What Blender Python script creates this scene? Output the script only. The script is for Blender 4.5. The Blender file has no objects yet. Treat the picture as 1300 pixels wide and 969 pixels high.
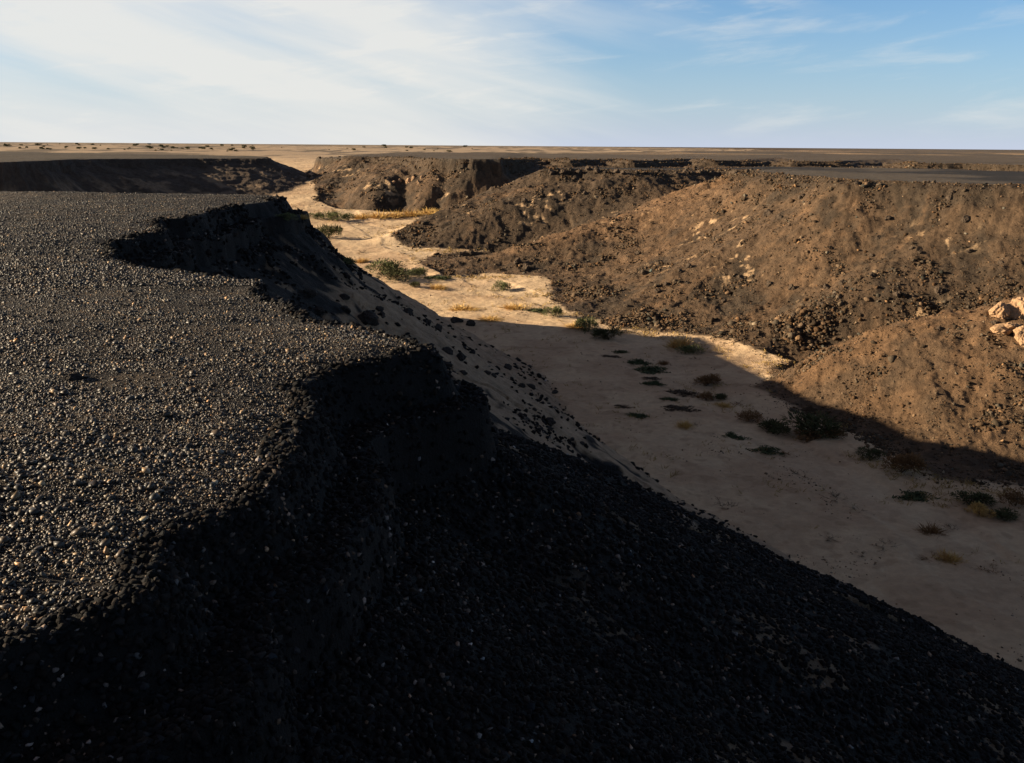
import bpy, math, random
import numpy as np
from mathutils import Vector
R = np.random.default_rng(7)
random.seed(7)
sc = bpy.context.scene
COL = sc.collection
CAMZ = 2.0
FPX = 1264.0
ROLL = 0.0077

# ------------------------------------------------------------------ noise
def _hash(ix, iy, seed):
    h = (ix.astype(np.uint32) * np.uint32(374761393) + iy.astype(np.uint32) * np.uint32(668265263) + np.uint32((seed * 2246822519) & 0xffffffff))
    h = (h ^ (h >> np.uint32(13))) * np.uint32(1274126177)
    return h ^ (h >> np.uint32(16))
def noise(x, y, seed=0):
    x = np.asarray(x, np.float32); y = np.asarray(y, np.float32)
    fx = np.floor(x); fy = np.floor(y)
    ix = fx.astype(np.int64); iy = fy.astype(np.int64)
    u = x - fx; v = y - fy
    def g(a, b, dx, dy):
        h = _hash(ix + a, iy + b, seed)
        ang = (h & np.uint32(1023)).astype(np.float32) * np.float32(2 * math.pi / 1024)
        return np.cos(ang) * dx + np.sin(ang) * dy
    su = u * u * u * (u * (u * 6 - 15) + 10); sv = v * v * v * (v * (v * 6 - 15) + 10)
    a = g(0, 0, u, v); b = g(1, 0, u - 1, v); c = g(0, 1, u, v - 1); d = g(1, 1, u - 1, v - 1)
    return ((a + (b - a) * su) + ((c + (d - c) * su) - (a + (b - a) * su)) * sv) * 1.5
def fbm(x, y, octv, seed=0, gain=.5):
    s = 0; a = 1.0; f = 1.0
    for i in range(octv):
        s = s + a * noise(x * f, y * f, seed + i * 17); a *= gain; f *= 2.03
    return s
def ss(a, b, x):
    t = np.clip((x - a) / (b - a), 0, 1)
    return t * t * (3 - 2 * t)

# ------------------------------------------------------------------ layout: floor profile and outlines of the flats
FY = [-50, 0, 27, 42, 73, 104, 138, 147, 170, 250, 400, 1000, 9000]
FD = [-15, -15, -14.5, -14, -13, -11.5, -9.3, -8.2, -5.5, -4.6, -4.3, -3.6, -3.0]
def floor_z(y): return np.interp(y, FY, FD) + CAMZ

def ray(px, py):
    dx = px - 650.0; dy = py - 185.0
    return (dx - ROLL * dy) / FPX, (dy + ROLL * dx) / FPX
def on_floor(px, py):
    k, s = ray(px, py)
    ys = np.exp(np.linspace(math.log(5), math.log(3000), 6000))
    g = (CAMZ - floor_z(ys)) / ys
    Y = ys[np.argmax(g < s)]
    return (k * Y, Y)
def on_z(px, py, z):
    k, s = ray(px, py)
    Y = (CAMZ - z) / s
    return (k * Y, Y)
def pl(*pts, z=0.0): return [on_z(a, b, z) for a, b in pts]
def fl(*pts): return [on_floor(a, b) for a, b in pts]

LEFT = [(-400, -200), (30, -60), (12, -12), (4.0, -1.0), (2.4, .6), (0.9, 1.3), (-.6, 1.9), (-1.7, 2.5), (-2.7, 3.0), (-3.6, 3.4), (-3.2, 3.75), (-2.4, 4.0), (-1.9, 4.45), (-2.0, 5.1), (-1.7, 5.7), (-1.8, 6.6), (-1.68, 7.6), (-1.95, 8.4), (-1.7, 9.2), (-0.98, 10.2),
        (-1.75, 11.0), (-2.5, 11.6), (-3.5, 13.2), (-4.1, 15.2), (-6.0, 16.2), (-7.4, 17.6), (-8.0, 20.0), (-8.6, 24.0), (-9.4, 29), (-9.7, 33), (-9.3, 36.5), (-9.7, 40),
        (-12, 43.5), (-15.8, 48), (-16.2, 58), (-17, 69), (-30, 72), (-60, 66), (-120, 40), (-400, 30)]
BLOCK = [(-500, 100), (-140, 92), (-85, 100)] + pl((-40, 217), (0, 216), (60, 212.5), (110, 210.5), (200, 208), (300, 206), (338, 205.5), z=-.4) + [(-46, 186), (-66, 206), (-140, 250), (-500, 320)]
PA = 0.1
A_B = [(260, 20), (100, 58), (60, 70)] + pl((1300, 224), (1200, 223), (1120, 222), (1040, 219), (985, 215), (955, 212.5), z=-.7) + [(31, 125), (31.5, 132)] + \
      pl((900, 210), (850, 212), (800, 213), (730, 213), (690, 213.5), z=-.9) + [(7.5, 135), (20, 137), (35, 143), (48, 139), (64, 127), (120, 104), (280, 70)]
CC = [(-30, 255)] + pl((402, 201), (440, 201), (480, 201), (540, 202.5)) + pl((600, 202.6), (636, 202.2)) + [(0, 160), (2, 184), (5, 206)] + \
     pl((690, 199.5), (715, 199.5), (722, 202), (790, 199), (800, 201.5), (844, 200), (880, 196.8), (905, 199.8), (944, 199), (952, 197.2), (992, 194.2), (1012, 199), (1056, 198.5), (1066, 197.4), (1100, 195.6), (1142, 194.2), (1165, 199), (1220, 198.5), (1300, 199), z=-.4) + \
     [(150, 137), (400, 122), (4000, 100), (9000, 9000), (1500, 9000), (420, 1300), (120, 560), (20, 330)]
PLATS = [LEFT, BLOCK, A_B, CC]

toe_left = [(60, -60), (34, -8), (24, 10), (17.5, 22), (13.2, 28.5), (9.2, 35), (5.2, 42), (2.8, 50), (2.2, 56), (.2, 63), (-5.5, 71), (-13, 77), (-28, 80), (-60, 75), (-150, 52),
            (-150, 64), (-80, 86), (-66, 98), (-58, 116), (-50, 131), (-42, 143), (-34, 155), (-33.5, 168), (-37, 182), (-52, 215), (-140, 270), (-500, 330), (-9000, 2000), (-9000, 12000)]
toe_right = fl((1330, 615), (1290, 605), (1190, 597), (1090, 545), (1020, 512), (965, 486), (985, 466), (1012, 453), (940, 433), (870, 421), (800, 414), (755, 403), (700, 386), (692, 374), (706, 357), (690, 350), (620, 346), (560, 351), (523, 344), (545, 330), (590, 321), (626, 319),
               (560, 318), (515, 315), (498, 303), (530, 291), (562, 276))
trib = [(-4.5, 135), (2, 140), (10, 144.5), (20, 149), (30, 152.5), (58, 149), (92, 128), (160, 103), (160, 110), (94, 138), (60, 154), (30, 157), (18, 152.5), (8, 147.5), (0, 142.5), (-6, 139)]
toe_c = fl((556, 270), (520, 272), (470, 270), (428, 268), (398, 258), (404, 246), (396, 232), (388, 222))
FLOOR = toe_left + [(1000, 12000), (380, 1500), (60, 480), (-20, 300)] + [(-44, 250), (-42, 215)] + toe_c[::-1] + trib[::-1] + toe_right[::-1] + [(27, 30), (38, 8), (60, -20), (90, -60)]

def seg_dist(x, y, poly):
    """signed distance to a polygon (negative inside) and arc length of the nearest outline point"""
    P = np.array(poly, np.float32); Q = np.roll(P, -1, 0)
    best = np.full(x.shape, 1e12, np.float32); arc = np.zeros(x.shape, np.float32); ins = np.zeros(x.shape, bool)
    acc = 0.0
    for (ax, ay), (bx, by) in zip(P, Q):
        ex, ey = bx - ax, by - ay
        L2 = ex * ex + ey * ey
        L = math.sqrt(L2)
        t = np.clip(((x - ax) * ex + (y - ay) * ey) / L2, 0, 1)
        d = (x - ax - t * ex) ** 2 + (y - ay - t * ey) ** 2
        m = d < best
        best[m] = d[m]; arc[m] = acc + t[m] * L
        if ay != by:
            c = ((ay > y) != (by > y)) & (x < ex * (y - ay) / ey + ax)
            ins ^= c
        acc += L
    d = np.sqrt(best)
    return np.where(ins, -d, d), arc

GULLY = [  # outline of little valleys cut into the slopes: points, depth, half width
    ([on_floor(1012, 453), (23.5, 65), (30, 64), (40, 62)], 1.2, 3),
    ([on_floor(626, 319), (2, 110), (10, 114), (20, 119), (29, 124)], 1.5, 4),
    ([on_floor(505, 268), (-15.5, 145), (-15, 151)], 2.6, 2.6),
    ([on_floor(545, 272), (-9.5, 147), (-11.5, 154)], 1.2, 1.2),
    ([on_floor(440, 268), (-27, 152), (-27, 165)], 1.5, 2.5),
    ([(-4.3, 15.2), (-2.0, 22), (4.0, 31)], .8, 2.2),
]
def at(px, py, Y_):
    k, s_ = ray(px, py)
    return (k * Y_, Y_, CAMZ - s_ * Y_)
RIDGES = [  # crests of the spurs running down from the opposite plateau: crest points, steepness of the flanks, rounding
    ([at(968, 486, 57.6), at(1010, 463, 57.4), at(1060, 440, 57), at(1150, 402, 56.3), at(1230, 386, 56), at(1300, 371, 56), at(1420, 330, 57), at(1560, 270, 60)], .46, 1.3),
    ([at(958, 213, 114), at(905, 232, 111.5), at(870, 248, 110), at(800, 270, 106), at(700, 300, 102), at(620, 326, 99), at(550, 342, 97.5)], .52, 1.6),
    ([at(1080, 226, 90), at(1020, 255, 88), at(960, 290, 86), at(860, 346, 82), at(765, 400, 78)], .46, 2.0),
    ([at(690, 214, 130), at(640, 240, 126), at(565, 269, 120), at(502, 301, 114)], .5, 2.0),
    ([at(1260, 227, 79), at(1200, 275, 76), at(1110, 345, 71), at(1010, 405, 68), at(900, 422, 69)], .44, 2.0),
]
def ridge_z(x, y, pts):
    best = np.full(x.shape, 1e9, np.float32); zz = np.zeros(x.shape, np.float32)
    for (ax, ay, az), (bx, by, bz) in zip(pts[:-1], pts[1:]):
        ex, ey = bx - ax, by - ay
        t = np.clip(((x - ax) * ex + (y - ay) * ey) / (ex * ex + ey * ey), 0, 1)
        d = np.hypot(x - ax - t * ex, y - ay - t * ey)
        m = d < best
        best[m] = d[m]; zz[m] = az + (bz - az) * t[m]
    return best, zz
def line_dist(x, y, pts):
    best = np.full(x.shape, 1e9, np.float32); tt = np.zeros(x.shape, np.float32)
    n = len(pts) - 1
    for i in range(n):
        (ax, ay), (bx, by) = pts[i], pts[i + 1]
        ex, ey = bx - ax, by - ay
        t = np.clip(((x - ax) * ex + (y - ay) * ey) / (ex * ex + ey * ey), 0, 1)
        d = np.hypot(x - ax - t * ex, y - ay - t * ey)
        m = d < best
        best[m] = d[m]; tt[m] = (i + t[m]) / n
    return best, tt

def terrain(x, y, full=False):
    x = np.asarray(x, np.float32); y = np.asarray(y, np.float32)
    r = np.hypot(x, y)
    k1 = ss(12, 60, r); k2 = ss(5, 30, r)
    wx = x + 1.3 * k1 * noise(x / 11, y / 11, 1) + .55 * (k2 * .9 + .1) * noise(x / 3.7, y / 3.7, 2) + .22 * (.6 + .4 * k2) * noise(x / 1.2, y / 1.2, 3) + .035 * noise(x / .42, y / .42, 8)
    wy = y + 1.3 * k1 * noise(x / 11, y / 11, 4) + .55 * (k2 * .9 + .1) * noise(x / 3.7, y / 3.7, 5) + .22 * (.6 + .4 * k2) * noise(x / 1.2, y / 1.2, 6) + .035 * noise(x / .42, y / .42, 9)
    dP = np.full(x.shape, 1e9, np.float32); arcP = np.zeros(x.shape, np.float32); who = np.zeros(x.shape, np.int8)
    cen = np.interp(y, [20, 42, 58, 70, 90, 104, 120, 140, 150, 170, 215, 330], [15, 12, 9, 4, -5, -13, -20, -28, -31, -35, -45, -60])
    for i, p in enumerate(PLATS):
        d, a = seg_dist(wx, wy, p)
        side = (x < cen) if i < 2 else (x >= cen)
        m = (d < dP) & (side | (y < 12) | (y > 330))
        dP[m] = d[m]; arcP[m] = a[m]; who[m] = i
    fxw = x + .5 * (wx - x); fyw = y + .5 * (wy - y)
    dF, arcF = seg_dist(fxw, fyw, FLOOR)
    fz = floor_z(y)
    pz = np.zeros(x.shape, np.float32)
    pz = pz - 1.65 * np.clip((y - 39.5) / 15, 0, 1) * (1 - ss(79, 88, y)) * (x < 4)
    pz = pz - (who == 2) * (.7 + .2 * ss(117, 125, y) * (1 - ss(31, 38, x))) - .4 * (who == 3) * ss(-2, 4, x) * (1 - ss(260, 500, y))
    pz = pz - .4 * ((x < -30) & (y > 88) & (y < 330))
    pz = pz + .10 * noise(x / 14, y / 14, 31) * k1
    a = np.maximum(dF, 0); b = np.maximum(dP, 0)
    t = a / (a + b + 1e-6)
    # share of the drop taken by the cap rock cliff, varying along the rim
    cap = .15 + .13 * noise(arcP / 9.0 + who * 31, who * 7.3, 41) + .05 * noise(arcP / 2.5, who * 3.3, 42)
    cap = cap - .10 * (who == 2) + .06 * (who == 3) + .14 * ((who == 3) & (x > -3)) + .05 * (who == 1)
    cap = np.where(who == 0, .07 + .03 * ss(16, 34, y) + .3 * (cap - .15), cap)
    cap = np.clip(cap, .02, .36)
    near = (who == 0) & (y < 40)
    tc = np.where(who == 0, .90 + .06 * (1 - ss(14, 50, y)), .90)
    expo = np.where(who == 0, .97, np.where(who == 2, 2.0 - .8 * ss(94, 106, y), 1.12))
    talus = (1 - cap) * np.clip(t / tc, 0, 1) ** expo
    c = np.clip((t - tc) / (1 - tc), 0, 1)
    step = .55 * ss(.05, .22, c) + .45 * ss(.5, .8, c)
    prof = talus + cap * step
    z = fz + (pz - fz) * np.where(dP < 0, 1, np.where(dF < 0, 0, prof))
    slope = ss(0.0, .06, t) * (1 - ss(.93, 1.0, t))
    # rills running down the slopes, following the rim
    rill = noise(arcF / 4.2 + who * 11, t * 1.3, 51) + .5 * noise(arcP / 1.9 + who * 5, t * 1.6 + 3, 52)
    far = ss(14, 50, r)
    z = z - slope * (.20 * far) * np.abs(rill) * (1 - .6 * t)
    for pts, tn, w in RIDGES:
        d, zc = ridge_z(fxw, fyw, pts)
        zr = zc - tn * (np.sqrt(d * d + w * w) - w)
        h_ = np.clip(.5 + .5 * (zr - z) / .8, 0, 1)
        z = np.where(dP > 0, z * (1 - h_) + zr * h_ + .8 * h_ * (1 - h_) * ss(0, 1, b), z)
    for pts, dep, w in GULLY:
        d, tt = line_dist(fxw, fyw, pts)
        z = z - dep * np.exp(-(d / w) ** 2) * slope * (1 - .5 * tt)
    # hard beds standing out of the slope as broken ledges
    for lv, am, sd in ((.30, .22, 61), (.56, .30, 62), (.74, .35, 63)):
        lw = t + .05 * noise(x / 9, y / 9, sd) + .02 * noise(x / 2, y / 2, sd + 9)
        on = ss(.05, .35, noise(arcF / 7, who * 9.1 + lv * 7, sd + 20))
        z = z + slope * far * am * on * (who >= 2) * (ss(lv - .012, lv + .004, lw) - ss(lv + .004, lv + .12, lw))
    # roughness
    z = z + slope * ((.04 * (who >= 2) + .10) * far + .03) * fbm(x / 1.7, y / 1.7, 4, 71, .62) + slope * .16 * far * (who >= 2) * noise(x / 5.5, y / 5.5, 75)
    top = 1 - ss(-.2, .3, dP)
    z = z + top * (.022 * fbm(x / .9, y / .9, 3, 81) + .05 * noise(x / 4, y / 4, 84))
    # flats roll gently over towards the rim
    nr = np.exp(-np.maximum(-dP, 0) / .7) * ss(.5, .9, t + (dP < 0))
    z = z - nr * .06
    bed = 1 - ss(-.5, .3, dF)
    plain = ss(230, 420, r) * (1 - ss(1500, 4000, r))
    z = z + bed * (.16 * noise(x / 9, y / 9, 91) + .10 * noise(x / 3.2, y / 2.2, 92) + .035 * noise(x / .9, y / .7, 93) + .016 * noise(x / .45 + y / 1.1, y / .28, 94)) * (1 - ss(200, 400, r))
    # a shallow meandering channel along the bed with small cut banks
    mid = np.interp(y, [20, 42, 58, 70, 90, 104, 120, 140, 160], [20, 14, 10, 8.5, -2, -9, -17, -23, -27]) + 1.2 * noise(y / 7, y * 0 + 3.3, 95)
    ch = np.abs(x - mid) - (1.6 + .7 * noise(y / 5, y * 0, 96))
    z = z - bed * .10 * (1 - ss(-.25, .35, ch)) * (r < 220)
    z = z + plain * bed * 1.1 * np.maximum(fbm(x / 130, y / 45, 3, 97), -.3)
    if not full: return z
    return z, dict(dP=dP, dF=dF, t=t, who=who, r=r, slope=slope, arcF=arcF, arcP=arcP, ch=ch, bed=bed, top=top, rill=rill, plain=plain)

# ------------------------------------------------------------------ surface colours (albedo), by material found there
def albedo(x, y, z, q):
    t, who, dP, dF, r = q['t'], q['who'], q['dP'], q['dF'], q['r']
    n1 = fbm(x / 5.0, y / 5.0, 4, 101, .6); n2 = fbm(x / 1.1, y / 1.1, 3, 111, .6); n3 = fbm(x / 22, y / 22, 3, 121)
    sand = np.array([.49, .36, .228]); sand2 = np.array([.42, .295, .185]); gravel = np.array([.022, .020, .019])
    brown = np.array([.086, .055, .032]); dark = np.array([.044, .031, .020]); orange = np.array([.135, .078, .040]); pale = np.array([.40, .27, .155])
    def mix(c, d, m): return c * (1 - m[:, None]) + d * m[:, None]
    c = np.tile(brown, (len(x), 1))
    c = mix(c, dark, ss(-.1, .5, n1 + .2 * n2 + .15 * (who == 3) - .25 * ((who == 2) & (y < 62))))
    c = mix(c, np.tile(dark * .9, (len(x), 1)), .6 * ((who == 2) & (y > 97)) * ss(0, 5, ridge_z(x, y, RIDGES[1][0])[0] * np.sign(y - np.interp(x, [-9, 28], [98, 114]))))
    # streaks of paler debris washed down
    st = noise(q['arcF'] / 3.1 + who * 7, t * .9, 131) + .35 * n2
    st2 = noise(q['arcP'] / .9 + who * 13, t * 1.1 + 5, 132)
    c = mix(c, orange * .9, .5 * ss(.15, .75, st + .4 * st2) * (who >= 2))
    c = mix(c, dark, .45 * ss(.1, .5, st2 - .3 * st) * (who >= 2))
    # orange of the low sun painted along the ridge of the spur
    kx = (who == 2) & (y > 60)
    d_, zc_ = ridge_z(x, y, RIDGES[1][0])
    wr = np.exp(-(d_ / (2.0 + 5 * ss(4, 22, x))) ** 2) * ss(-6, 4, x)
    c = mix(c, orange * 1.15, .85 * wr * kx * (.6 + .4 * ss(-.3, .3, n1)))
    d2_, zc2_ = ridge_z(x, y, RIDGES[0][0])
    c = mix(c, orange * 1.0, .75 * np.exp(-(d2_ / 10) ** 2) * (y < 60) * (who == 2) * ss(-.7, .2, n1 + .3 * st))  # foremost spur: sunlit orange mixed into its colour as well
    bd = np.exp(-((y - np.interp(x, [10, 18, 30, 40], [74, 68, 66.5, 65])) / 3.2) ** 2) * (who == 2) * (x > 8)
    c = mix(c, dark * .9, .75 * bd * ss(-.4, .2, n2 + .4 * n1))
    # broken pale beds
    pb = ss(.42, .62, n2 * .8 + n1 * .5) * ss(.30, .42, t) * (1 - ss(.66, .8, t)) * (who >= 2)
    c = mix(c, pale, .8 * pb * ss(.0, .3, noise(x / 8, y / 8, 141)))
    c = mix(c, dark, ss(.84, .9, t) * .75)
    # left bank: dark rubble with shade put into its colour, sand blown into the lee below the second point
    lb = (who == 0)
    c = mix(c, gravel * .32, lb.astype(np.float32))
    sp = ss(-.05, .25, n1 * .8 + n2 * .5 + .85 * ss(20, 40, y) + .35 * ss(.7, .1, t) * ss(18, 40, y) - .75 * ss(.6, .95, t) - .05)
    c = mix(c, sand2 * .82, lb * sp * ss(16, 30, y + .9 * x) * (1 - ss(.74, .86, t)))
    ns = ss(.42, .62, n2 + .35 * n1 + .12 + .30 * ss(.4, .05, t) + .25 * ss(4, 12, x))
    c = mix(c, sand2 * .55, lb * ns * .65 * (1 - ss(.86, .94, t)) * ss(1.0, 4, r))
    c = mix(c, np.array([.050, .037, .028]), .85 * ((who == 1) & (t > .0)))
    c = mix(c, sand2 * .6, (who == 1) * .55 * ss(.1, .5, n1 + .3 * st) * (1 - ss(.5, .9, t)))
    # flats
    tp = ss(.25, -.1, dP + .15 * n2)
    flat = mix(mix(np.tile(gravel, (len(x), 1)), np.array([.055, .042, .030]), .7 * ss(0, .6, n2 + .4 * n1) * (r < 60)), np.array([.085, .070, .054]), .75 * ss(-.2, .5, n3 + .3 * n1) * ss(20, 60, r))
    flat = mix(flat, np.array([.085, .066, .048]), .75 * ss(120, 200, y) * (who == 3))
    flat = mix(flat, np.array([.062, .051, .038]), .8 * ss(80, 120, y) * (who == 1))
    fs = noise(x / 70, y / 40, 151) + .5 * noise(x / 24, y / 14, 152)
    flat = mix(flat, pale, .85 * ss(.12, .4, fs) * ss(260, 420, y) * (1 - ss(1200, 2200, y) * .6) * (1 - .8 * ss(100, 420, x)))
    c = mix(c, flat, tp)
    # wadi bed
    e = dF + .35 * n2 + .25 * n1
    sb = ss(.25, -.35, e)
    bedc = mix(np.tile(sand, (len(x), 1)), sand2, ss(-.3, .5, n1 + .4 * n3))
    bedc = mix(bedc, brown * 2.2, .35 * ss(.3, .65, n2 + .2 * n1) * (1 - ss(150, 200, y)))
    bedc = mix(bedc, np.array([.56, .45, .31]), .22 * (1 - ss(-1.4, 1.2, q['ch'])) * (r < 220))
    # plain: sand with dark gravel flats
    pn = noise(x / 120, y / 60, 161) + .6 * noise(x / 40, y / 22, 162) + .3 * noise(x / 13, y / 9, 163)
    dk = ss(-.05, .45, pn + .8 * noise(x / 22, y / 260, 164) + .7 * noise(x / 8, y / 130, 165) + .55 * ss(900, 3000, r))
    bedc = mix(bedc, np.array([.30, .225, .155]), ss(200, 400, y))
    bedc = mix(bedc, np.array([.085, .07, .055]), .85 * dk * ss(230, 400, y))
    c = mix(c, bedc, sb)
    c = c * (1 + .22 * n2[:, None] * (1 - sb[:, None] * .75))
    return np.clip(c, .008, .7)

# ------------------------------------------------------------------ materials
def nodes_of(name):
    m = bpy.data.materials.new(name); m.use_nodes = True
    nt = m.node_tree
    return m, nt, nt.nodes['Principled BSDF']
def ground_material(name, rough, bump_scale, bump_dist, fine, spec=.3, lo=.72, hi=1.3):
    m, nt, b = nodes_of(name)
    N, L = nt.nodes, nt.links
    at = N.new('ShaderNodeAttribute'); at.attribute_name = 'albedo'
    tc = N.new('ShaderNodeTexCoord')
    no = N.new('ShaderNodeTexNoise'); no.inputs['Scale'].default_value = fine; no.inputs['Detail'].default_value = 6; no.inputs['Roughness'].default_value = .7
    L.new(tc.outputs['Object'], no.inputs['Vector'])
    mr = N.new('ShaderNodeMapRange'); mr.inputs['From Min'].default_value = .3; mr.inputs['From Max'].default_value = .7
    mr.inputs['To Min'].default_value = lo; mr.inputs['To Max'].default_value = hi
    L.new(no.outputs['Fac'], mr.inputs['Value'])
    mx = N.new('ShaderNodeVectorMath'); mx.operation = 'SCALE'
    L.new(at.outputs['Color'], mx.inputs[0]); L.new(mr.outputs['Result'], mx.inputs['Scale'])
    L.new(mx.outputs['Vector'], b.inputs['Base Color'])
    b.inputs['Roughness'].default_value = rough; b.inputs['Specular IOR Level'].default_value = spec
    vo = N.new('ShaderNodeTexNoise'); vo.inputs['Scale'].default_value = bump_scale; vo.inputs['Detail'].default_value = 8; vo.inputs['Roughness'].default_value = .75
    L.new(tc.outputs['Object'], vo.inputs['Vector'])
    bp = N.new('ShaderNodeBump'); bp.inputs['Strength'].default_value = 1; bp.inputs['Distance'].default_value = bump_dist
    L.new(vo.outputs['Fac'], bp.inputs['Height']); L.new(bp.outputs['Normal'], b.inputs['Normal'])
    return m
M_SAND = ground_material('sand', .95, 2.5, .10, 3.0, .1, .86, 1.14)
M_SLOPE = ground_material('stony_slope', .85, 2.2, .30, 2.0, .2, .6, 1.45)
M_FLAT = ground_material('desert_pavement', .9, 9.0, .035, 6.0, .12, .6, 1.5)

def set_prop(o, label=None, cat=None, group=None, kind=None):
    if label: o['label'] = label
    if cat: o['category'] = cat
    if group: o['group'] = group
    if kind: o['kind'] = kind

# ------------------------------------------------------------------ ground sheet, fine towards the viewpoint
half = math.radians(33)
ang = np.concatenate([np.linspace(-math.pi, -half, 150)[:-1], np.linspace(-half, half, 1150), np.linspace(half, math.pi, 150)[1:]])
rad = np.concatenate([np.linspace(.25, 2.2, 40)[:-1], np.exp(np.linspace(math.log(2.2), math.log(36), 760))[:-1], np.exp(np.linspace(math.log(36), math.log(215), 900))[:-1], np.exp(np.linspace(math.log(215), math.log(9000), 260))])
A, Rr = np.meshgrid(ang[:-1], rad)       # the seam at -pi/pi is closed below
X = (np.sin(A) * Rr).ravel(); Y = (np.cos(A) * Rr).ravel()
nc = len(ang) - 1; nr_ = len(rad)
Z = np.empty(len(X), np.float32); ALB = np.empty((len(X), 3), np.float32); CLS = np.empty(len(X), np.int8)
for s in range(0, len(X), 200000):
    e = slice(s, s + 200000)
    z, q = terrain(X[e], Y[e], True)
    Z[e] = z
    ALB[e] = albedo(X[e].astype(np.float32), Y[e].astype(np.float32), z, q)
    cl = np.full(len(z), 1, np.int8)
    cl[q['dP'] < .05] = 2
    cl[q['dF'] < 0] = 0
    cl = cl + np.where((q['who'] >= 2) & (cl > 0), 2, 0).astype(np.int8)
    cl[(cl == 0) & (q['r'] > 260)] = 5
    CLS[e] = cl
ii = np.arange((nr_ - 1) * nc); row = ii // nc; cc = ii % nc; c2 = (cc + 1) % nc
quads = np.stack([row * nc + cc, row * nc + c2, (row + 1) * nc + c2, (row + 1) * nc + cc], 1)[:, ::-1]
# smooth normals of the whole sheet, so that the pieces meet without a crease
V = np.stack([X, Y, Z], 1)
fn = np.cross(V[quads[:, 2]] - V[quads[:, 0]], V[quads[:, 3]] - V[quads[:, 1]])
sgn = np.where(fn[:, 2:3] < 0, -1, 1)
if np.mean(fn[:, 2] < 0) > .5: quads = quads[:, ::-1]
fn = fn * sgn
VN = np.zeros_like(V)
for k in range(4):
    for d in range(3): VN[:, d] += np.bincount(quads[:, k], fn[:, d], len(V))
VN /= np.linalg.norm(VN, axis=1, keepdims=True) + 1e-12
fc = CLS[quads[:, 0]]
def mesh_from(name, verts, faces, mats, loopn=4):
    me = bpy.data.meshes.new(name)
    me.vertices.add(len(verts)); me.vertices.foreach_set('co', np.ascontiguousarray(verts, np.float32).ravel())
    me.loops.add(faces.size); me.loops.foreach_set('vertex_index', np.ascontiguousarray(faces, np.int32).ravel())
    me.polygons.add(len(faces)); me.polygons.foreach_set('loop_start', np.arange(0, faces.size, loopn, dtype=np.int32))
    me.update(calc_edges=True)
    for m in mats: me.materials.append(m)
    return me
def link(name, me, parent=None):
    o = bpy.data.objects.new(name, me); COL.objects.link(o)
    if parent: o.parent = parent
    return o
PIECES = [(0, 'wadi_floor', M_SAND, 'sandy wadi bed winding between the dark banks', 'valley floor'),
          (1, 'near_hillside', M_SLOPE, 'shaded black and sandy bank below the near gravel flat', 'slope'),
          (2, 'near_plateau', M_FLAT, 'flat black gravel plateau along the left of the wadi', 'plateau'),
          (3, 'opposite_hillside', M_SLOPE, 'sunlit brown stony bank with spurs across the wadi', 'slope'),
          (4, 'opposite_plateau', M_FLAT, 'dark gravel plateau across the wadi reaching the horizon', 'plateau'),
          (5, 'far_plain', M_SAND, 'pale sandy plain beyond the mouth of the wadi', 'plain')]
for k, name, mat, lab, cat in PIECES:
    f = quads[fc == k]
    used, inv = np.unique(f, return_inverse=True)
    me = mesh_from(name, V[used], inv.reshape(-1, 4), [mat])
    ca = me.attributes.new('albedo', 'FLOAT_COLOR', 'POINT')
    ca.data.foreach_set('color', np.concatenate([ALB[used], np.ones((len(used), 1), np.float32)], 1).astype(np.float32).ravel())
    me.polygons.foreach_set('use_smooth', np.ones(len(f), bool))
    me.normals_split_custom_set_from_vertices(VN[used].astype(np.float32))
    set_prop(link(name, me), lab, cat, kind='structure')


# ------------------------------------------------------------------ stones
def ico():
    p = (1 + 5 ** .5) / 2
    v = np.array([(-1, p, 0), (1, p, 0), (-1, -p, 0), (1, -p, 0), (0, -1, p), (0, 1, p), (0, -1, -p), (0, 1, -p), (p, 0, -1), (p, 0, 1), (-p, 0, -1), (-p, 0, 1)], float)
    f = np.array([(0, 11, 5), (0, 5, 1), (0, 1, 7), (0, 7, 10), (0, 10, 11), (1, 5, 9), (5, 11, 4), (11, 10, 2), (10, 7, 6), (7, 1, 8),
                  (3, 9, 4), (3, 4, 2), (3, 2, 6), (3, 6, 8), (3, 8, 9), (4, 9, 5), (2, 4, 11), (6, 2, 10), (8, 6, 7), (9, 8, 1)])
    return v / np.linalg.norm(v[0]), f
IV, IF = ico()
def rot_mats(n, tilt=1.0):
    a, b, c = R.uniform(0, 2 * math.pi, n), R.normal(0, .35 * tilt, n), R.normal(0, .35 * tilt, n)
    ca, sa, cb, sb_, c2, s2 = np.cos(a), np.sin(a), np.cos(b), np.sin(b), np.cos(c), np.sin(c)
    o = np.zeros(n); i = np.ones(n)
    Rz = np.stack([ca, -sa, o, sa, ca, o, o, o, i], 1).reshape(n, 3, 3)
    Rx = np.stack([i, o, o, o, cb, -sb_, o, sb_, cb], 1).reshape(n, 3, 3)
    Ry = np.stack([c2, o, s2, o, i, o, -s2, o, c2], 1).reshape(n, 3, 3)
    return Rz @ Rx @ Ry
VARS = [IV * R.uniform(.6, 1.25, (12, 1)) + R.normal(0, .16, (12, 3)) for _ in range(16)]
M_STONE, nt_, b_ = nodes_of('varnished_stone')
at = nt_.nodes.new('ShaderNodeAttribute'); at.attribute_name = 'albedo'
nt_.links.new(at.outputs['Color'], b_.inputs['Base Color']); b_.inputs['Roughness'].default_value = .48; b_.inputs['Specular IOR Level'].default_value = .3
M_ROCK, nt_, b_ = nodes_of('rough_rock')
at = nt_.nodes.new('ShaderNodeAttribute'); at.attribute_name = 'albedo'
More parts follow.
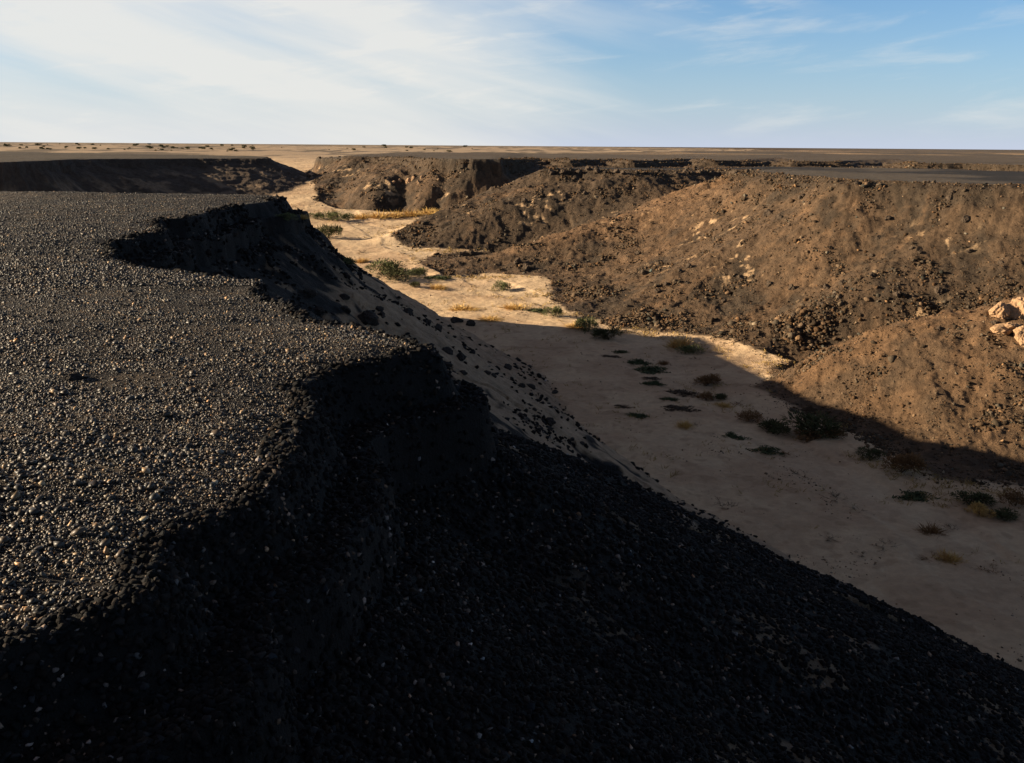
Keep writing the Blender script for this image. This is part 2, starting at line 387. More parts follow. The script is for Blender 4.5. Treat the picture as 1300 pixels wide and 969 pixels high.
tc_ = nt_.nodes.new('ShaderNodeTexCoord'); no_ = nt_.nodes.new('ShaderNodeTexNoise'); no_.inputs['Scale'].default_value = 9; no_.inputs['Detail'].default_value = 6
nt_.links.new(tc_.outputs['Object'], no_.inputs['Vector'])
bp_ = nt_.nodes.new('ShaderNodeBump'); bp_.inputs['Distance'].default_value = .06; nt_.links.new(no_.outputs['Fac'], bp_.inputs['Height']); nt_.links.new(bp_.outputs['Normal'], b_.inputs['Normal'])
nt_.links.new(at.outputs['Color'], b_.inputs['Base Color']); b_.inputs['Roughness'].default_value = .9; b_.inputs['Specular IOR Level'].default_value = .1

def stones(name, x, y, rad_, color, mat, flat=(.45, .8), sink=.25):
    n = len(x)
    z = np.concatenate([terrain(x[i:i + 150000], y[i:i + 150000]) for i in range(0, n, 150000)])
    var = np.array(VARS)[R.integers(0, len(VARS), n)]
    sx = np.stack([R.uniform(.8, 1.35, n), R.uniform(.7, 1.0, n), R.uniform(*flat, n)], 1) * rad_[:, None]
    P = np.einsum('nij,nkj->nki', rot_mats(n), var * sx[:, None, :])
    P = P + np.stack([x, y, z + rad_ * (.5 * (flat[0] + flat[1]) - 2 * sink)], 1)[:, None, :]
    F = IF[None] + (np.arange(n) * 12)[:, None, None]
    me = mesh_from(name, P.reshape(-1, 3), F.reshape(-1, 3), [mat], 3)
    ca = me.attributes.new('albedo', 'FLOAT_COLOR', 'POINT')
    c = np.concatenate([color, np.ones((n, 1))], 1).astype(np.float32)
    ca.data.foreach_set('color', np.repeat(c, 12, 0).ravel())
    return link(name, me)
def polar(n, r0, r1, power, a0=-half, a1=half):
    """points seen from about the viewpoint: dense close by, thinner far off"""
    u = R.uniform(0, 1, n)
    k = 2 - power
    r = (r0 ** k + u * (r1 ** k - r0 ** k)) ** (1 / k) if abs(k) > 1e-3 else r0 * (r1 / r0) ** u
    a = R.uniform(a0, a1, n)
    return np.sin(a) * r, np.cos(a) * r, r
def field(x, y):
    out = [terrain(x[i:i + 150000], y[i:i + 150000], True)[1] for i in range(0, len(x), 150000)]
    return {k: np.concatenate([o[k] for o in out]) for k in out[0]}
def tint(n, base, spread, warm=.25):
    v = np.exp(R.normal(0, spread, n))[:, None]
    w_ = R.normal(0, warm, n)[:, None] * np.array([.5, .05, -.4])
    return np.clip(np.array(base) * v * (1 + w_), .006, .6)

# pebble pavement of the near flat
x, y, r = polar(720000, 2.6, 17, 1.25)
q = field(x, y); m = (q['dP'] < .12) & (R.uniform(0, 1, len(x)) < .55 + .5 * ss(-.5, .2, noise(x / .8, y / .8, 201) + .5 * noise(x / .3, y / .3, 202))) & (q['who'] == 0)
x, y, r = x[m], y[m], r[m]
x2, y2, r2 = polar(170000, 15, 46, 1.7)
q = field(x2, y2); m = (q['dP'] < .3) & (q['who'] == 0)
x2, y2, r2 = x2[m], y2[m], r2[m]
xx = np.concatenate([x, x2]); yy = np.concatenate([y, y2])
rr = np.concatenate([np.clip(np.exp(R.normal(math.log(.0056), .55, len(x))) * (1 + .35 * noise(x / 1.1, y / 1.1, 203)), .0032, .034), np.clip(np.exp(R.normal(math.log(.016), .35, len(x2))), .009, .05)])
col = tint(len(xx), (.029, .0235, .0185), .65) * (1 + .55 * noise(xx / 2.4, yy / 2.4, 205) + .3 * noise(xx / .7, yy / .7, 206))[:, None]
col = np.clip(col * (1 - .35 * ss(9, 16, np.hypot(xx, yy)))[:, None], .006, .5)
lt = R.uniform(0, 1, len(xx)) < .085 - .04 * ss(9, 18, np.hypot(xx, yy))
col[lt] = tint(int(lt.sum()), (.20, .135, .075), .35)  # light orange pebbles imitate golden glints of the low sun
g = stones('gravel', xx, yy, rr, col, M_STONE, sink=.12)
set_prop(g, 'dark glossy pebbles paving the near plateau', 'gravel', kind='stuff')
# rubble on the near bank
x, y, r = polar(230000, 2.2, 62, 1.75)
q = field(x, y)
keep = (q['who'] == 0) & (q['dP'] > .05) & (q['dF'] > -.4) & (R.uniform(0, 1, len(x)) < np.where(y > 26, .015 + .26 * ss(.05, .5, noise(x / 2.2, y / 2.2, 172) + .4 * noise(x / .8, y / .8, 173)) + .75 * (q['t'] > .75) * ss(0, .3, noise(x / 2.5, y / 2.5, 171)), .9 - .45 * ss(.5, .1, q['t']) * ss(-.1, .3, noise(x / 1.6, y / 1.6, 174))))
x, y, r, qt = x[keep], y[keep], r[keep], q['t'][keep]
rr = np.clip(np.exp(R.normal(0, .55, len(x))) * (.010 + .0017 * r), .007, .22)
big = (qt > .86) & (R.uniform(0, 1, len(x)) < .12)
rr[big & (y > 24)] *= 1.9
rr = np.minimum(rr, .016 + .0027 * r)
col = tint(len(x), (.0095, .0084, .0080), .5)  # black rock, colour lowered further to deepen the bank's shade
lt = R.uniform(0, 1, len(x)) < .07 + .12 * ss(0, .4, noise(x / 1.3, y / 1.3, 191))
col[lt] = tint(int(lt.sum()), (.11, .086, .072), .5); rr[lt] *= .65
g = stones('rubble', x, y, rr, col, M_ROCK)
set_prop(g, 'black rock rubble covering the shaded near bank', 'rubble', kind='stuff')
# rubble on the opposite bank
x, y, r = polar(520000, 36, 200, 2.2, -.28, half)
q = field(x, y)
cl_ = noise(x / 4.5, y / 4.5, 181) + .6 * noise(x / 1.6, y / 1.6, 182)
tt = q['t']
bnd = np.exp(-((y - np.interp(x, [10, 18, 30, 40], [74, 68, 66.5, 65])) / 3.0) ** 2) * (x > 8)
dens = .13 + .5 * ss(.15, .65, cl_) + .6 * bnd * ss(-.3, .3, cl_) + .5 * ss(.86, .95, tt) + .5 * (1 - ss(.02, .22, tt)) * ss(-.2, .3, cl_)
keep = (q['who'] >= 2) & (q['dP'] > -.3) & (q['dF'] > -.9 * R.uniform(0, 1, len(x)) ** 2) & (R.uniform(0, 1, len(x)) < dens)
x, y, r, tt, cl_, bnd = x[keep], y[keep], r[keep], tt[keep], cl_[keep], bnd[keep]
rr = np.clip(np.exp(R.normal(math.log(.048), .5, len(x))) * (1 + .7 * ss(.2, .6, cl_)) * (.45 + .0065 * r) * (1 + .5 * bnd), .022, .34)
col = tint(len(x), (.062, .042, .026), .4)
lt = R.uniform(0, 1, len(x)) < .035
col[lt] = tint(int(lt.sum()), (.15, .105, .065), .3)
g = stones('rubble', x, y, rr, col, M_ROCK)
set_prop(g, 'brown rock rubble strewn over the sunlit opposite bank', 'rubble', kind='stuff')

x, y, r = polar(90000, 26, 150, 1.9, -.28, half)
q = field(x, y)
keep = (q['dF'] < .2) & (q['r'] < 200) & (R.uniform(0, 1, len(x)) < .03 + .8 * ss(.35, .8, noise(x / 3.5, y / 6, 221) + .6 * noise(x / 1.1, y / 1.6, 222)))
x, y, r = x[keep], y[keep], r[keep]
g = stones('pebbles', x, y, np.clip(np.exp(R.normal(math.log(.022), .5, len(x))) * (.6 + .009 * r), .012, .11), tint(len(x), (.15, .105, .07), .45), M_ROCK)
set_prop(g, 'loose pebbles lying in bars on the sandy wadi bed', 'pebbles', kind='stuff')
# ------------------------------------------------------------------ plants and single rocks
def spot(px, py):
    """where the ground is met when looking along a direction of the photograph"""
    k, s_ = ray(px, py)
    Yv = np.exp(np.linspace(math.log(3.0), math.log(3000), 4000)).astype(np.float32)
    g_ = terrain(k * Yv, Yv) - (CAMZ - s_ * Yv)
    i = int(np.argmax(g_ > 0))
    a, b = Yv[max(i - 1, 0)], Yv[i]
    Yv = np.linspace(a, b, 60).astype(np.float32)
    g_ = terrain(k * Yv, Yv) - (CAMZ - s_ * Yv)
    Y_ = float(Yv[int(np.argmax(g_ > 0))])
    x_ = k * Y_
    return x_, Y_, float(terrain(np.array([x_]), np.array([Y_]))[0])
def plant_mat(name, c, c2):
    m, nt, b = nodes_of(name)
    oi = nt.nodes.new('ShaderNodeTexNoise'); oi.inputs['Scale'].default_value = 3.5; oi.inputs['Detail'].default_value = 3
    tc = nt.nodes.new('ShaderNodeTexCoord'); nt.links.new(tc.outputs['Object'], oi.inputs['Vector'])
    mx = nt.nodes.new('ShaderNodeMix'); mx.data_type = 'RGBA'; mx.inputs[6].default_value = (*c, 1); mx.inputs[7].default_value = (*c2, 1)
    mr = nt.nodes.new('ShaderNodeMapRange'); mr.inputs['From Min'].default_value = .35; mr.inputs['From Max'].default_value = .65
    nt.links.new(oi.outputs['Fac'], mr.inputs['Value']); nt.links.new(mr.outputs['Result'], mx.inputs['Factor'])
    nt.links.new(mx.outputs[2], b.inputs['Base Color']); b.inputs['Roughness'].default_value = .9; b.inputs['Specular IOR Level'].default_value = .1
    return m
PM = {'green': plant_mat('grey_green_leaves', (.13, .14, .06), (.085, .095, .042)), 'dark': plant_mat('dark_olive_leaves', (.075, .078, .034), (.045, .048, .022)),
      'russet': plant_mat('russet_twigs', (.21, .115, .05), (.13, .07, .032)), 'yellow': plant_mat('straw', (.55, .36, .12), (.40, .25, .09)),
      'dead': plant_mat('dead_twigs', (.10, .075, .052), (.07, .05, .036)), 'mat': plant_mat('creeping_green', (.075, .088, .042), (.048, .060, .032)), 'stem': plant_mat('stem_bark', (.11, .08, .05), (.07, .05, .035))}
def blade(P, F, p, d_, L_, w_, droop):
    """one curved tapering blade of two pieces"""
    d_ = d_ / np.linalg.norm(d_)
    sd = np.cross(d_, (0, 0, 1)); nsd = np.linalg.norm(sd); sd = sd / nsd if nsd > 1e-3 else np.array((1, 0, 0))
    a = random.uniform(0, math.pi); up = np.cross(sd, d_); sd = sd * math.cos(a) + up * math.sin(a)
    m_ = p + d_ * L_ * .55; e_ = p + d_ * L_ + np.array((0, 0, -droop * L_))
    i = len(P)
    P += [p - sd * w_ * .5, p + sd * w_ * .5, m_ + sd * w_ * .42, m_ - sd * w_ * .42, e_]
    F += [(i, i + 1, i + 2), (i, i + 2, i + 3), (i + 3, i + 2, i + 4)]
def tri_mesh(name, P, F, mat): return mesh_from(name, np.array(P), np.array(F), [mat], 3)
def rdir(zlo, zhi):
    a = random.uniform(0, 2 * math.pi); z = random.uniform(zlo, zhi); h = math.sqrt(max(0, 1 - z * z))
    return np.array((math.cos(a) * h, math.sin(a) * h, z))
def bush_meshes(kind, seed):
    random.seed(seed)
    P, F, S, T = [], [], [], []
    lobes = [(rdir(-.1, .8) * random.uniform(.25, .6) * np.array((1, 1, .7)) + np.array((0, 0, .3)), random.uniform(.28, .5)) for _ in range(7)]
    for c, rad_ in lobes:
        c = np.array((c[0], c[1], max(c[2], .18)))
        blade(S, T, np.array((random.uniform(-.1, .1), random.uniform(-.1, .1), -.05)), c - np.array((0, 0, -.05)), float(np.linalg.norm(c)), .06, 0)
        for k in range(150):
            d_ = rdir(-.7, 1); p = c + d_ * rad_ * random.uniform(.25, 1.0) ** .6
            if p[2] < .0: continue
            blade(P, F, p, d_ + np.array((0, 0, .5)) + rdir(-1, 1) * .6, random.uniform(.10, .24), random.uniform(.022, .05), .1)
        for k in range(14):
            d_ = rdir(-.2, 1)
            blade(S, T, c, d_, rad_ * random.uniform(.8, 1.15), .018, .05)
    return tri_mesh('foliage', P, F, PM[kind]), tri_mesh('stem', S, T, PM['stem'])
def tussock_mesh(kind, seed):
    random.seed(seed); P, F = [], []
    for k in range(420):
        d_ = rdir(.25, 1.0)
        p = np.array((random.gauss(0, .22), random.gauss(0, .22), -.03))
        blade(P, F, p, d_ + np.array((p[0], p[1], 0)) * 1.6, random.uniform(.35, .85), random.uniform(.014, .03), random.uniform(0, .35))
    return tri_mesh('grass_tussock', P, F, PM[kind])
def mat_mesh(kind, seed):
    random.seed(seed); P, F = [], []
    runners = [(random.uniform(0, 2 * math.pi), random.uniform(.5, 1.0)) for _ in range(11)]
    for a, L_ in runners:
        for k in range(64):
            u_ = random.random() ** .8 * L_; b_2 = a + random.gauss(0, .16)
            p = np.array((math.cos(b_2) * u_ + random.gauss(0, .05), math.sin(b_2) * u_ * .8 + random.gauss(0, .05), random.uniform(-.02, .10) * (1.3 - u_)))
            blade(P, F, p, rdir(.05, .8), random.uniform(.08, .2), random.uniform(.03, .06), .1)
    return tri_mesh('creeping_plant', P, F, PM[kind])
def dead_mesh(kind, seed):
    random.seed(seed); P, F = [], []
    def grow(p, d_, L_, w_, lev):
        blade(P, F, p, d_, L_, w_, .05)
        if lev == 0: return
        for k in range(4):
            q_ = p + d_ / np.linalg.norm(d_) * L_ * random.uniform(.3, .95)
            grow(q_, d_ + rdir(-.5, .7) * .9, L_ * random.uniform(.4, .65), w_ * .6, lev - 1)
    for k in range(11): grow(np.array((random.gauss(0, .15), random.gauss(0, .12), -.03)), rdir(.1, .75), random.uniform(.4, .75), .035, 2)
    return tri_mesh('dry_bush', P, F, PM[kind])
CACHE = {}
def variant(fn, kind, k):
    if (fn, kind, k) not in CACHE: CACHE[(fn, kind, k)] = fn(kind, 100 + 13 * k + len(kind))
    return CACHE[(fn, kind, k)]
NAMES = {'bush': ('shrub', 'shrub', 'shrubs growing in the wadi'), 'tuss': ('grass_tussock', 'grass', 'dry grass tussocks in the wadi'),
         'mat': ('creeping_plant', 'plant', 'low creeping plants on the sand'), 'dead': ('dry_bush', 'dry bush', 'dried up bushes on the sand')}
def plant(px, py, w_, form, kind, label, hs=1.0):
    x_, y_, z_ = spot(px, py)
    s_ = .5 * w_ * y_ / FPX * (1.7 if form == 'tuss' else 1.3) * (1.3 if py < 400 else 1)
    nm, cat, grp = NAMES[form]
    k = random.randrange(4); rz = random.uniform(0, 6.28)
    if form == 'bush':
        fo, st = variant(bush_meshes, kind, k)
        o = bpy.data.objects.new(nm, None); COL.objects.link(o); o.empty_display_size = .3
        link('foliage', fo, o); link('stem', st, o)
    else:
        fn = {'tuss': tussock_mesh, 'mat': mat_mesh, 'dead': dead_mesh}[form]
        o = link(nm, variant(fn, kind, k))
    o.location = (x_, y_, z_ - .03); o.scale = (s_, s_ * random.uniform(.75, 1), s_ * hs); o.rotation_euler = (0, 0, rz if form != 'mat' else random.uniform(-.3, .1))
    set_prop(o, label, cat, grp)
PLANTS = [
 (419, 306, 28, 'bush', 'dark', 'round dark green shrub alone on the sunlit sand beyond the near bank', .8),
 (748, 419, 32, 'bush', 'green', 'feathery pale green shrub right at the edge of the big shadow', .95),
 (706, 401, 24, 'bush', 'green', 'grey green shrub in sunlight at the foot of the brown slope', .9),
 (777, 429, 42, 'bush', 'dark', 'wide dark olive shrub half in the shadow edge beside the feathery one', .55),
 (868, 436, 34, 'tuss', 'yellow', 'sunlit straw yellow tussock at the foot of the rubble slope', .9),
 (882, 444, 34, 'bush', 'green', 'low green shrub touching the straw yellow tussock', .5),
 (888, 452, 18, 'dead', 'dead', 'small dark dry bush just below the low green shrub', .7),
 (790, 445, 26, 'mat', 'mat', 'small dark plant under the wide olive shrub in shade', .9),
 (778, 451, 26, 'mat', 'dead', 'thin brown streak of creeping plant near the shadow edge', .7),
 (818, 458, 36, 'mat', 'mat', 'dark green creeping plant with a brown tuft to its right', 1.1),
 (846, 459, 13, 'tuss', 'russet', 'tiny russet tuft beside a dark creeping plant', 1),
 (828, 467, 56, 'mat', 'mat', 'long dark streak of creeping plant below the russet tuft', .7),
 (830, 478, 24, 'mat', 'dead', 'brownish creeping plant above a longer green one', .8),
 (838, 484, 34, 'mat', 'mat', 'slanting green creeping plant in the middle of the shaded sand', .8),
 (900, 486, 40, 'bush', 'russet', 'reddish brown shrub in shade left of the dark rubble tongue', .6),
 (870, 496, 50, 'mat', 'dead', 'long flat brown plant left of the reddish shrubs', .6),
 (856, 504, 24, 'mat', 'mat', 'short green plant between two long flat brown ones', 1),
 (868, 516, 46, 'mat', 'dead', 'lower of the long flat brown plants on the shaded sand', .7),
 (901, 504, 20, 'bush', 'russet', 'small rust coloured shrub with a dark skirt', .9),
 (916, 503, 26, 'bush', 'dark', 'dark skirted bush touching the small rust coloured shrub', .5),
 (924, 512, 18, 'tuss', 'yellow', 'short golden tussock below the rust coloured shrub', .8),
 (942, 510, 18, 'dead', 'russet', 'sparse reddish dry bush near the dark rubble tongue', .9),
 (796, 514, 26, 'mat', 'dead', 'thin brown plant above a dark green clump on bare sand', .6),
 (813, 526, 34, 'mat', 'mat', 'lone dark green clump on the bare shaded sand', .9),
 (874, 538, 18, 'tuss', 'yellow', 'golden tuft standing alone in the middle of the shaded sand', 1.1),
 (890, 537, 15, 'dead', 'dead', 'wispy dry bush beside the lone golden tuft', .8),
 (935, 549, 56, 'mat', 'mat', 'long blue green creeping plant trailing over the shaded sand', .5),
 (978, 566, 46, 'mat', 'mat', 'darker tail end of the long trailing blue green plant', .7),
 (956, 530, 34, 'bush', 'russet', 'low brown shrub in front of the dark rubble at the slope foot', .6),
 (988, 546, 52, 'bush', 'dark', 'dark olive shrub left of the biggest one at the slope foot', .5),
 (1038, 545, 72, 'bush', 'dark', 'biggest dark olive shrub against the foot of the near spur', .62),
 (1030, 551, 40, 'bush', 'russet', 'brown shrub in front of the biggest olive one', .5),
 (1064, 548, 34, 'bush', 'russet', 'russet shrub right of the biggest olive one at the sunlit edge', .6),
 (1020, 597, 34, 'dead', 'dead', 'spreading dead bush on open shaded sand below the olive shrubs', .6),
 (1004, 570, 30, 'dead', 'russet', 'faint reddish dry bush just below the olive shrubs', .6),
 (1068, 626, 36, 'dead', 'dead', 'left one of two dead bushes lying close together on the sand', .6),
 (1094, 640, 26, 'dead', 'dead', 'right one of two dead bushes lying close together on the sand', .6),
 (929, 638, 36, 'dead', 'dead', 'dead brown bush close to the edge of the black near bank', .55),
 (1150, 592, 54, 'bush', 'russet', 'large russet shrub straddling the shadow edge under the near spur', .75),
 (1112, 575, 40, 'bush', 'dark', 'dark shrub left of the large russet one', .55),
 (1168, 622, 56, 'mat', 'mat', 'dark green creeping plant left of the dark green shrub at the shade edge', .9),
 (1238, 629, 52, 'bush', 'dark', 'dark green shrub left of the golden bush near the picture edge', .5),
 (1256, 646, 34, 'bush', 'yellow', 'rounded golden bush in front of the dark green shrub', .7),
 (1282, 648, 44, 'bush', 'dark', 'dark trailing shrub right of the golden bush', .4),
 (1296, 632, 34, 'bush', 'russet', 'russet shrub at the right edge under the sunlit slope', .9),
 (1190, 668, 30, 'tuss', 'russet', 'tawny tussock below the dark green creeping plant', .9),
 (1214, 662, 24, 'dead', 'dead', 'thin dry bush right of the tawny tussock', .8),
 (1213, 702, 26, 'tuss', 'yellow', 'bright straw tussock lowest on the shaded sand', 1.1),
 (1190, 700, 44, 'dead', 'russet', 'flat reddish litter of twigs beside the lowest straw tussock', .35),
 (1060, 676, 34, 'dead', 'dead', 'dead bush midway between the near bank and the straw tussock', .5),
 (1130, 686, 40, 'dead', 'dead', 'flat dead bush left of the lowest straw tussock', .4),
 (1098, 696, 22, 'dead', 'dead', 'faint little dead bush nearest the black bank', .6),
 (1262, 712, 40, 'dead', 'russet', 'sparse russet dry bush right of the lowest straw tussock', .4),
 (365, 283, 20, 'bush', 'green', 'leftmost shrub of the line across the sunlit wadi, by the near bank', .6),
 (384, 281, 14, 'tuss', 'yellow', 'yellowish tuft second in the line across the sunlit wadi', .8),
 (402, 282, 18, 'bush', 'green', 'grey green shrub midway along the line across the sunlit wadi', .6),
 (424, 284, 20, 'bush', 'green', 'greenest shrub of the line across the sunlit wadi', .8),
 (443, 283, 16, 'bush', 'green', 'small shrub right of the greenest one in the far line', .8),
 (462, 280, 18, 'tuss', 'yellow', 'straw tuft in the far line before the dark hollow', .7),
 (484, 279, 22, 'tuss', 'yellow', 'yellow grass clump below the dark hollow of the far bank', .7),
 (505, 278, 22, 'tuss', 'yellow', 'yellow grass clump at the foot of the far bank gully', .7),
 (526, 276, 22, 'tuss', 'yellow', 'sunny yellow grass clump at the mouth of the side valley', .7),
 (548, 273, 20, 'tuss', 'yellow', 'last yellow grass clump inside the side valley mouth', .7),
 (445, 340, 24, 'bush', 'green', 'grey green shrub close beyond the near bank edge', .6),
 (462, 336, 14, 'tuss', 'yellow', 'small straw tuft right of the shrub by the near bank', .9),
 (463, 323, 12, 'dead', 'dead', 'tiny dark dry bush alone on the sunlit sand', .8),
 (490, 349, 36, 'bush', 'green', 'large grey green clump on the sunlit sand before the low mound', .6),
 (505, 357, 40, 'bush', 'dark', 'darker half of the large clump on the sunlit sand', .45),
 (533, 353, 18, 'bush', 'green', 'upright pale shrub right of the large clump', .9),
 (560, 355, 26, 'mat', 'mat', 'flat green plant right of the upright pale shrub', .9),
 (529, 367, 14, 'bush', 'dark', 'small dark shrub below the large clump', .7),
 (559, 368, 14, 'tuss', 'yellow', 'small yellow tuft below the flat green plant', .9),
 (640, 369, 18, 'bush', 'green', 'single green shrub in the bright sandy bay', .9),
 (592, 395, 24, 'tuss', 'yellow', 'yellow tussock beside the last rocks of the near bank', .6),
 (655, 392, 20, 'tuss', 'yellow', 'yellow tussock on sunlit sand before the grey green shrub', .7),
 (684, 394, 26, 'mat', 'mat', 'dark green plant left of the grey green shrub at the slope foot', .9),
 (575, 346, 14, 'dead', 'dead', 'wispy dry bush on top of the low mound edge', .6),
 (625, 406, 30, 'tuss', 'yellow', 'broad straw tussock on the rim of the big shadow', .35),
 (735, 414, 26, 'tuss', 'yellow', 'straw tuft left of the feathery shrub at the shadow edge', .5),
]
for row_ in PLANTS: plant(*row_[:6], hs=row_[6])

# dry grass fringing the foot of the opposite bank and the sunlit bays
random.seed(11)
gx, gy, gr = polar(60000, 38, 150, 1.6, -.30, half)
gq = field(gx, gy)
cl2 = noise(gx / 4, gy / 3, 211) + .6 * noise(gx / 1.3, gy / 1.3, 212)
edge = np.exp(-((gq['dF'] + 1.3) / 1.6) ** 2) * (gx > np.interp(gy, [42, 58, 70, 90, 104, 120, 140], [12, 9, 4, -5, -13, -20, -28]))
gk = (gq['dF'] < .4) & (R.uniform(0, 1, len(gx)) < (.9 * edge + .12) * ss(.0, .45, cl2))
gx, gy, gr = gx[gk], gy[gk], gr[gk]
gz = terrain(gx, gy)
GP, GF = [], []
for a_, b_2, c_2, r_2 in zip(gx, gy, gz, gr):
    h_ = random.uniform(.14, .36) * (1.4 if b_2 > 66 else 1)
    for k in range(5):
        blade(GP, GF, np.array((a_ + random.gauss(0, .07), b_2 + random.gauss(0, .07), c_2 - .02)), rdir(.35, 1), h_ * random.uniform(.6, 1.2), .012 + .00022 * r_2, .2)
g = tri_mesh('grass', GP, GF, plant_mat('dry_grass', (.36, .25, .09), (.22, .15, .06)))
set_prop(link('dry_grass', g), 'sparse dry grass fringing the foot of the opposite bank', 'grass', kind='stuff')

def rock_mesh(seed, rough=.22):
    import bmesh
    random.seed(seed)
    bm = bmesh.new(); bmesh.ops.create_icosphere(bm, subdivisions=4, radius=1)
    cuts = [(np.array(rdir(-.6, 1)), random.uniform(.55, .85)) for _ in range(11)]
    co = np.array([v_.co for v_ in bm.verts])
    for n_, d_ in cuts:
        k = np.maximum(co @ n_ - d_, 0); co = co - .92 * k[:, None] * n_
    co *= (1 + rough * fbm(co[:, 0] * 1.6 + seed, co[:, 1] * 1.6 + co[:, 2] * 1.1, 3, seed))[:, None] * (1 + .10 * noise(co[:, 0] * 7 + co[:, 2] * 3, co[:, 1] * 7 - co[:, 2] * 4, seed + 5))[:, None]
    for v_, c in zip(bm.verts, co): v_.co = c
    me = bpy.data.meshes.new('boulder'); bm.to_mesh(me); bm.free(); me.polygons.foreach_set('use_smooth', np.zeros(len(me.polygons), bool))
    return me
def rock_mat(name, c, c2):
    m, nt, b = nodes_of(name)
    tc = nt.nodes.new('ShaderNodeTexCoord'); no = nt.nodes.new('ShaderNodeTexNoise'); no.inputs['Scale'].default_value = 2.2; no.inputs['Detail'].default_value = 8; no.inputs['Roughness'].default_value = .7
    nt.links.new(tc.outputs['Object'], no.inputs['Vector'])
    mx = nt.nodes.new('ShaderNodeMix'); mx.data_type = 'RGBA'; mx.inputs[6].default_value = (*c, 1); mx.inputs[7].default_value = (*c2, 1)
    mr = nt.nodes.new('ShaderNodeMapRange'); mr.inputs['From Min'].default_value = .35; mr.inputs['From Max'].default_value = .65
    nt.links.new(no.outputs['Fac'], mr.inputs['Value']); nt.links.new(mr.outputs['Result'], mx.inputs['Factor']); nt.links.new(mx.outputs[2], b.inputs['Base Color'])
    bp = nt.nodes.new('ShaderNodeBump'); bp.inputs['Distance'].default_value = .12; nt.links.new(no.outputs['Fac'], bp.inputs['Height']); nt.links.new(bp.outputs['Normal'], b.inputs['Normal'])
    b.inputs['Roughness'].default_value = .85; b.inputs['Specular IOR Level'].default_value = .25
    return m
MR_BLACK = rock_mat('black_rock', (.024, .020, .018), (.045, .036, .030)); MR_BROWN = rock_mat('brown_rock', (.050, .036, .025), (.085, .060, .040)); MR_PALE = rock_mat('limestone', (.36, .235, .135), (.26, .155, .085))
ROCKM = {}
def rock(px, py, w_, hs, kind, label, grp=None, name='boulder'):
    x_, y_, z_ = spot(px, py)
    s_ = .5 * w_ * y_ / FPX
    k = random.randrange(6)
    if (kind, k) not in ROCKM:
        me = rock_mesh(300 + k * 7, (.20 if kind == 'pale' else .22)); me.materials.append({'black': MR_BLACK, 'brown': MR_BROWN, 'pale': MR_PALE}[kind]); ROCKM[(kind, k)] = me
    o = link(name, ROCKM[(kind, k)])
    o.location = (x_, y_, z_ + s_ * hs * (.02 if kind == 'pale' else .18)); o.scale = (s_, s_ * .85, s_ * hs); o.rotation_euler = (random.uniform(-.15, .15), random.uniform(-.15, .15), random.uniform(0, 6.28))
    set_prop(o, label, 'rock', grp)
random.seed(5)
rock(101, 489, 27, .55, 'black', 'lone black stone lying on the gravel of the near plateau', name='stone')
G1 = 'black rocks lying on the shaded sand apron'
for px, py, w_, hs, lab in [
 (470, 412, 34, .7, 'largest black rock on the sand apron just beyond the first point'),
 (393, 377, 24, .6, 'black rock high on the sand apron under the second point'),
 (440, 382, 16, .6, 'mid sized black rock in the middle of the upper sand apron'),
 (410, 398, 15, .6, 'black rock left of a similar one above the first point'),
 (441, 398, 18, .6, 'black rock left of the largest one on the sand apron'),
 (484, 396, 14, .6, 'small black rock right above the largest one'),
 (559, 419, 17, .7, 'black rock near the skyline of the apron above the sunlit sand'),
 (546, 412, 13, .7, 'small rock left of the one near the apron skyline'),
 (520, 400, 15, .7, 'rock upslope of two others along the apron skyline'),
 (583, 410, 18, .8, 'rounded rock standing on the apron skyline against sunlit sand'),
 (602, 414, 15, .8, 'last rock on the apron skyline before the shadow edge'),
 (571, 449, 19, .6, 'broad black rock right beyond the tip of the first point'),
 (588, 456, 18, .7, 'angular black rock right of the broad one beyond the tip'),
 (573, 468, 13, .5, 'flat black rock below the broad one beyond the tip'),
 (592, 475, 11, .7, 'small pointed rock below the angular one'),
 (648, 468, 13, .8, 'pointed rock standing alone near the middle of the sand apron'),
 (623, 474, 12, .5, 'flat dark stone left of a brownish one on the apron'),
 (631, 478, 12, .5, 'brownish flat stone on the middle of the apron'),
 (667, 490, 10, .6, 'smaller of two rocks side by side on the lower apron'),
 (678, 491, 16, .6, 'larger of two rocks side by side on the lower apron'),
 (709, 498, 11, .6, 'dark rock farthest out on the smooth sand'),
 (612, 509, 10, .8, 'small pointed rock just above the black near bank'),
 (683, 520, 9, .6, 'uppermost pebble sized rock of a loose cluster by the near bank'),
 (665, 528, 9, .6, 'leftmost rock of the loose cluster by the near bank'),
 (683, 529, 9, .6, 'middle rock of the loose cluster by the near bank'),
 (703, 536, 15, .7, 'pointed largest rock of the loose cluster by the near bank'),
 (703, 544, 12, .6, 'lowest rock of the loose cluster by the near bank'),
 (732, 557, 7, .7, 'tiny dark rock beside the skyline of the near bank'),
 (744, 562, 9, .6, 'tiny flat rock beside the skyline of the near bank')]:
    rock(px, py, w_, hs, 'black', lab, G1, 'rock')
G2 = 'pale limestone blocks cropping out of the opposite bank'
for px, py, w_, hs, lab in [
 (1272, 388, 32, .8, 'rounded pale limestone block, left one of the upper pair'),
 (1299, 387, 44, .8, 'pale limestone block cut by the picture edge, right one of the upper pair'),
 (1280, 407, 46, .4, 'flat reddish pale block under the upper pair'),
 (1302, 420, 30, 1.0, 'tall pale block at the picture edge below the upper pair')]:
    rock(px, py, w_, hs, 'pale', lab, G2, 'limestone_block')
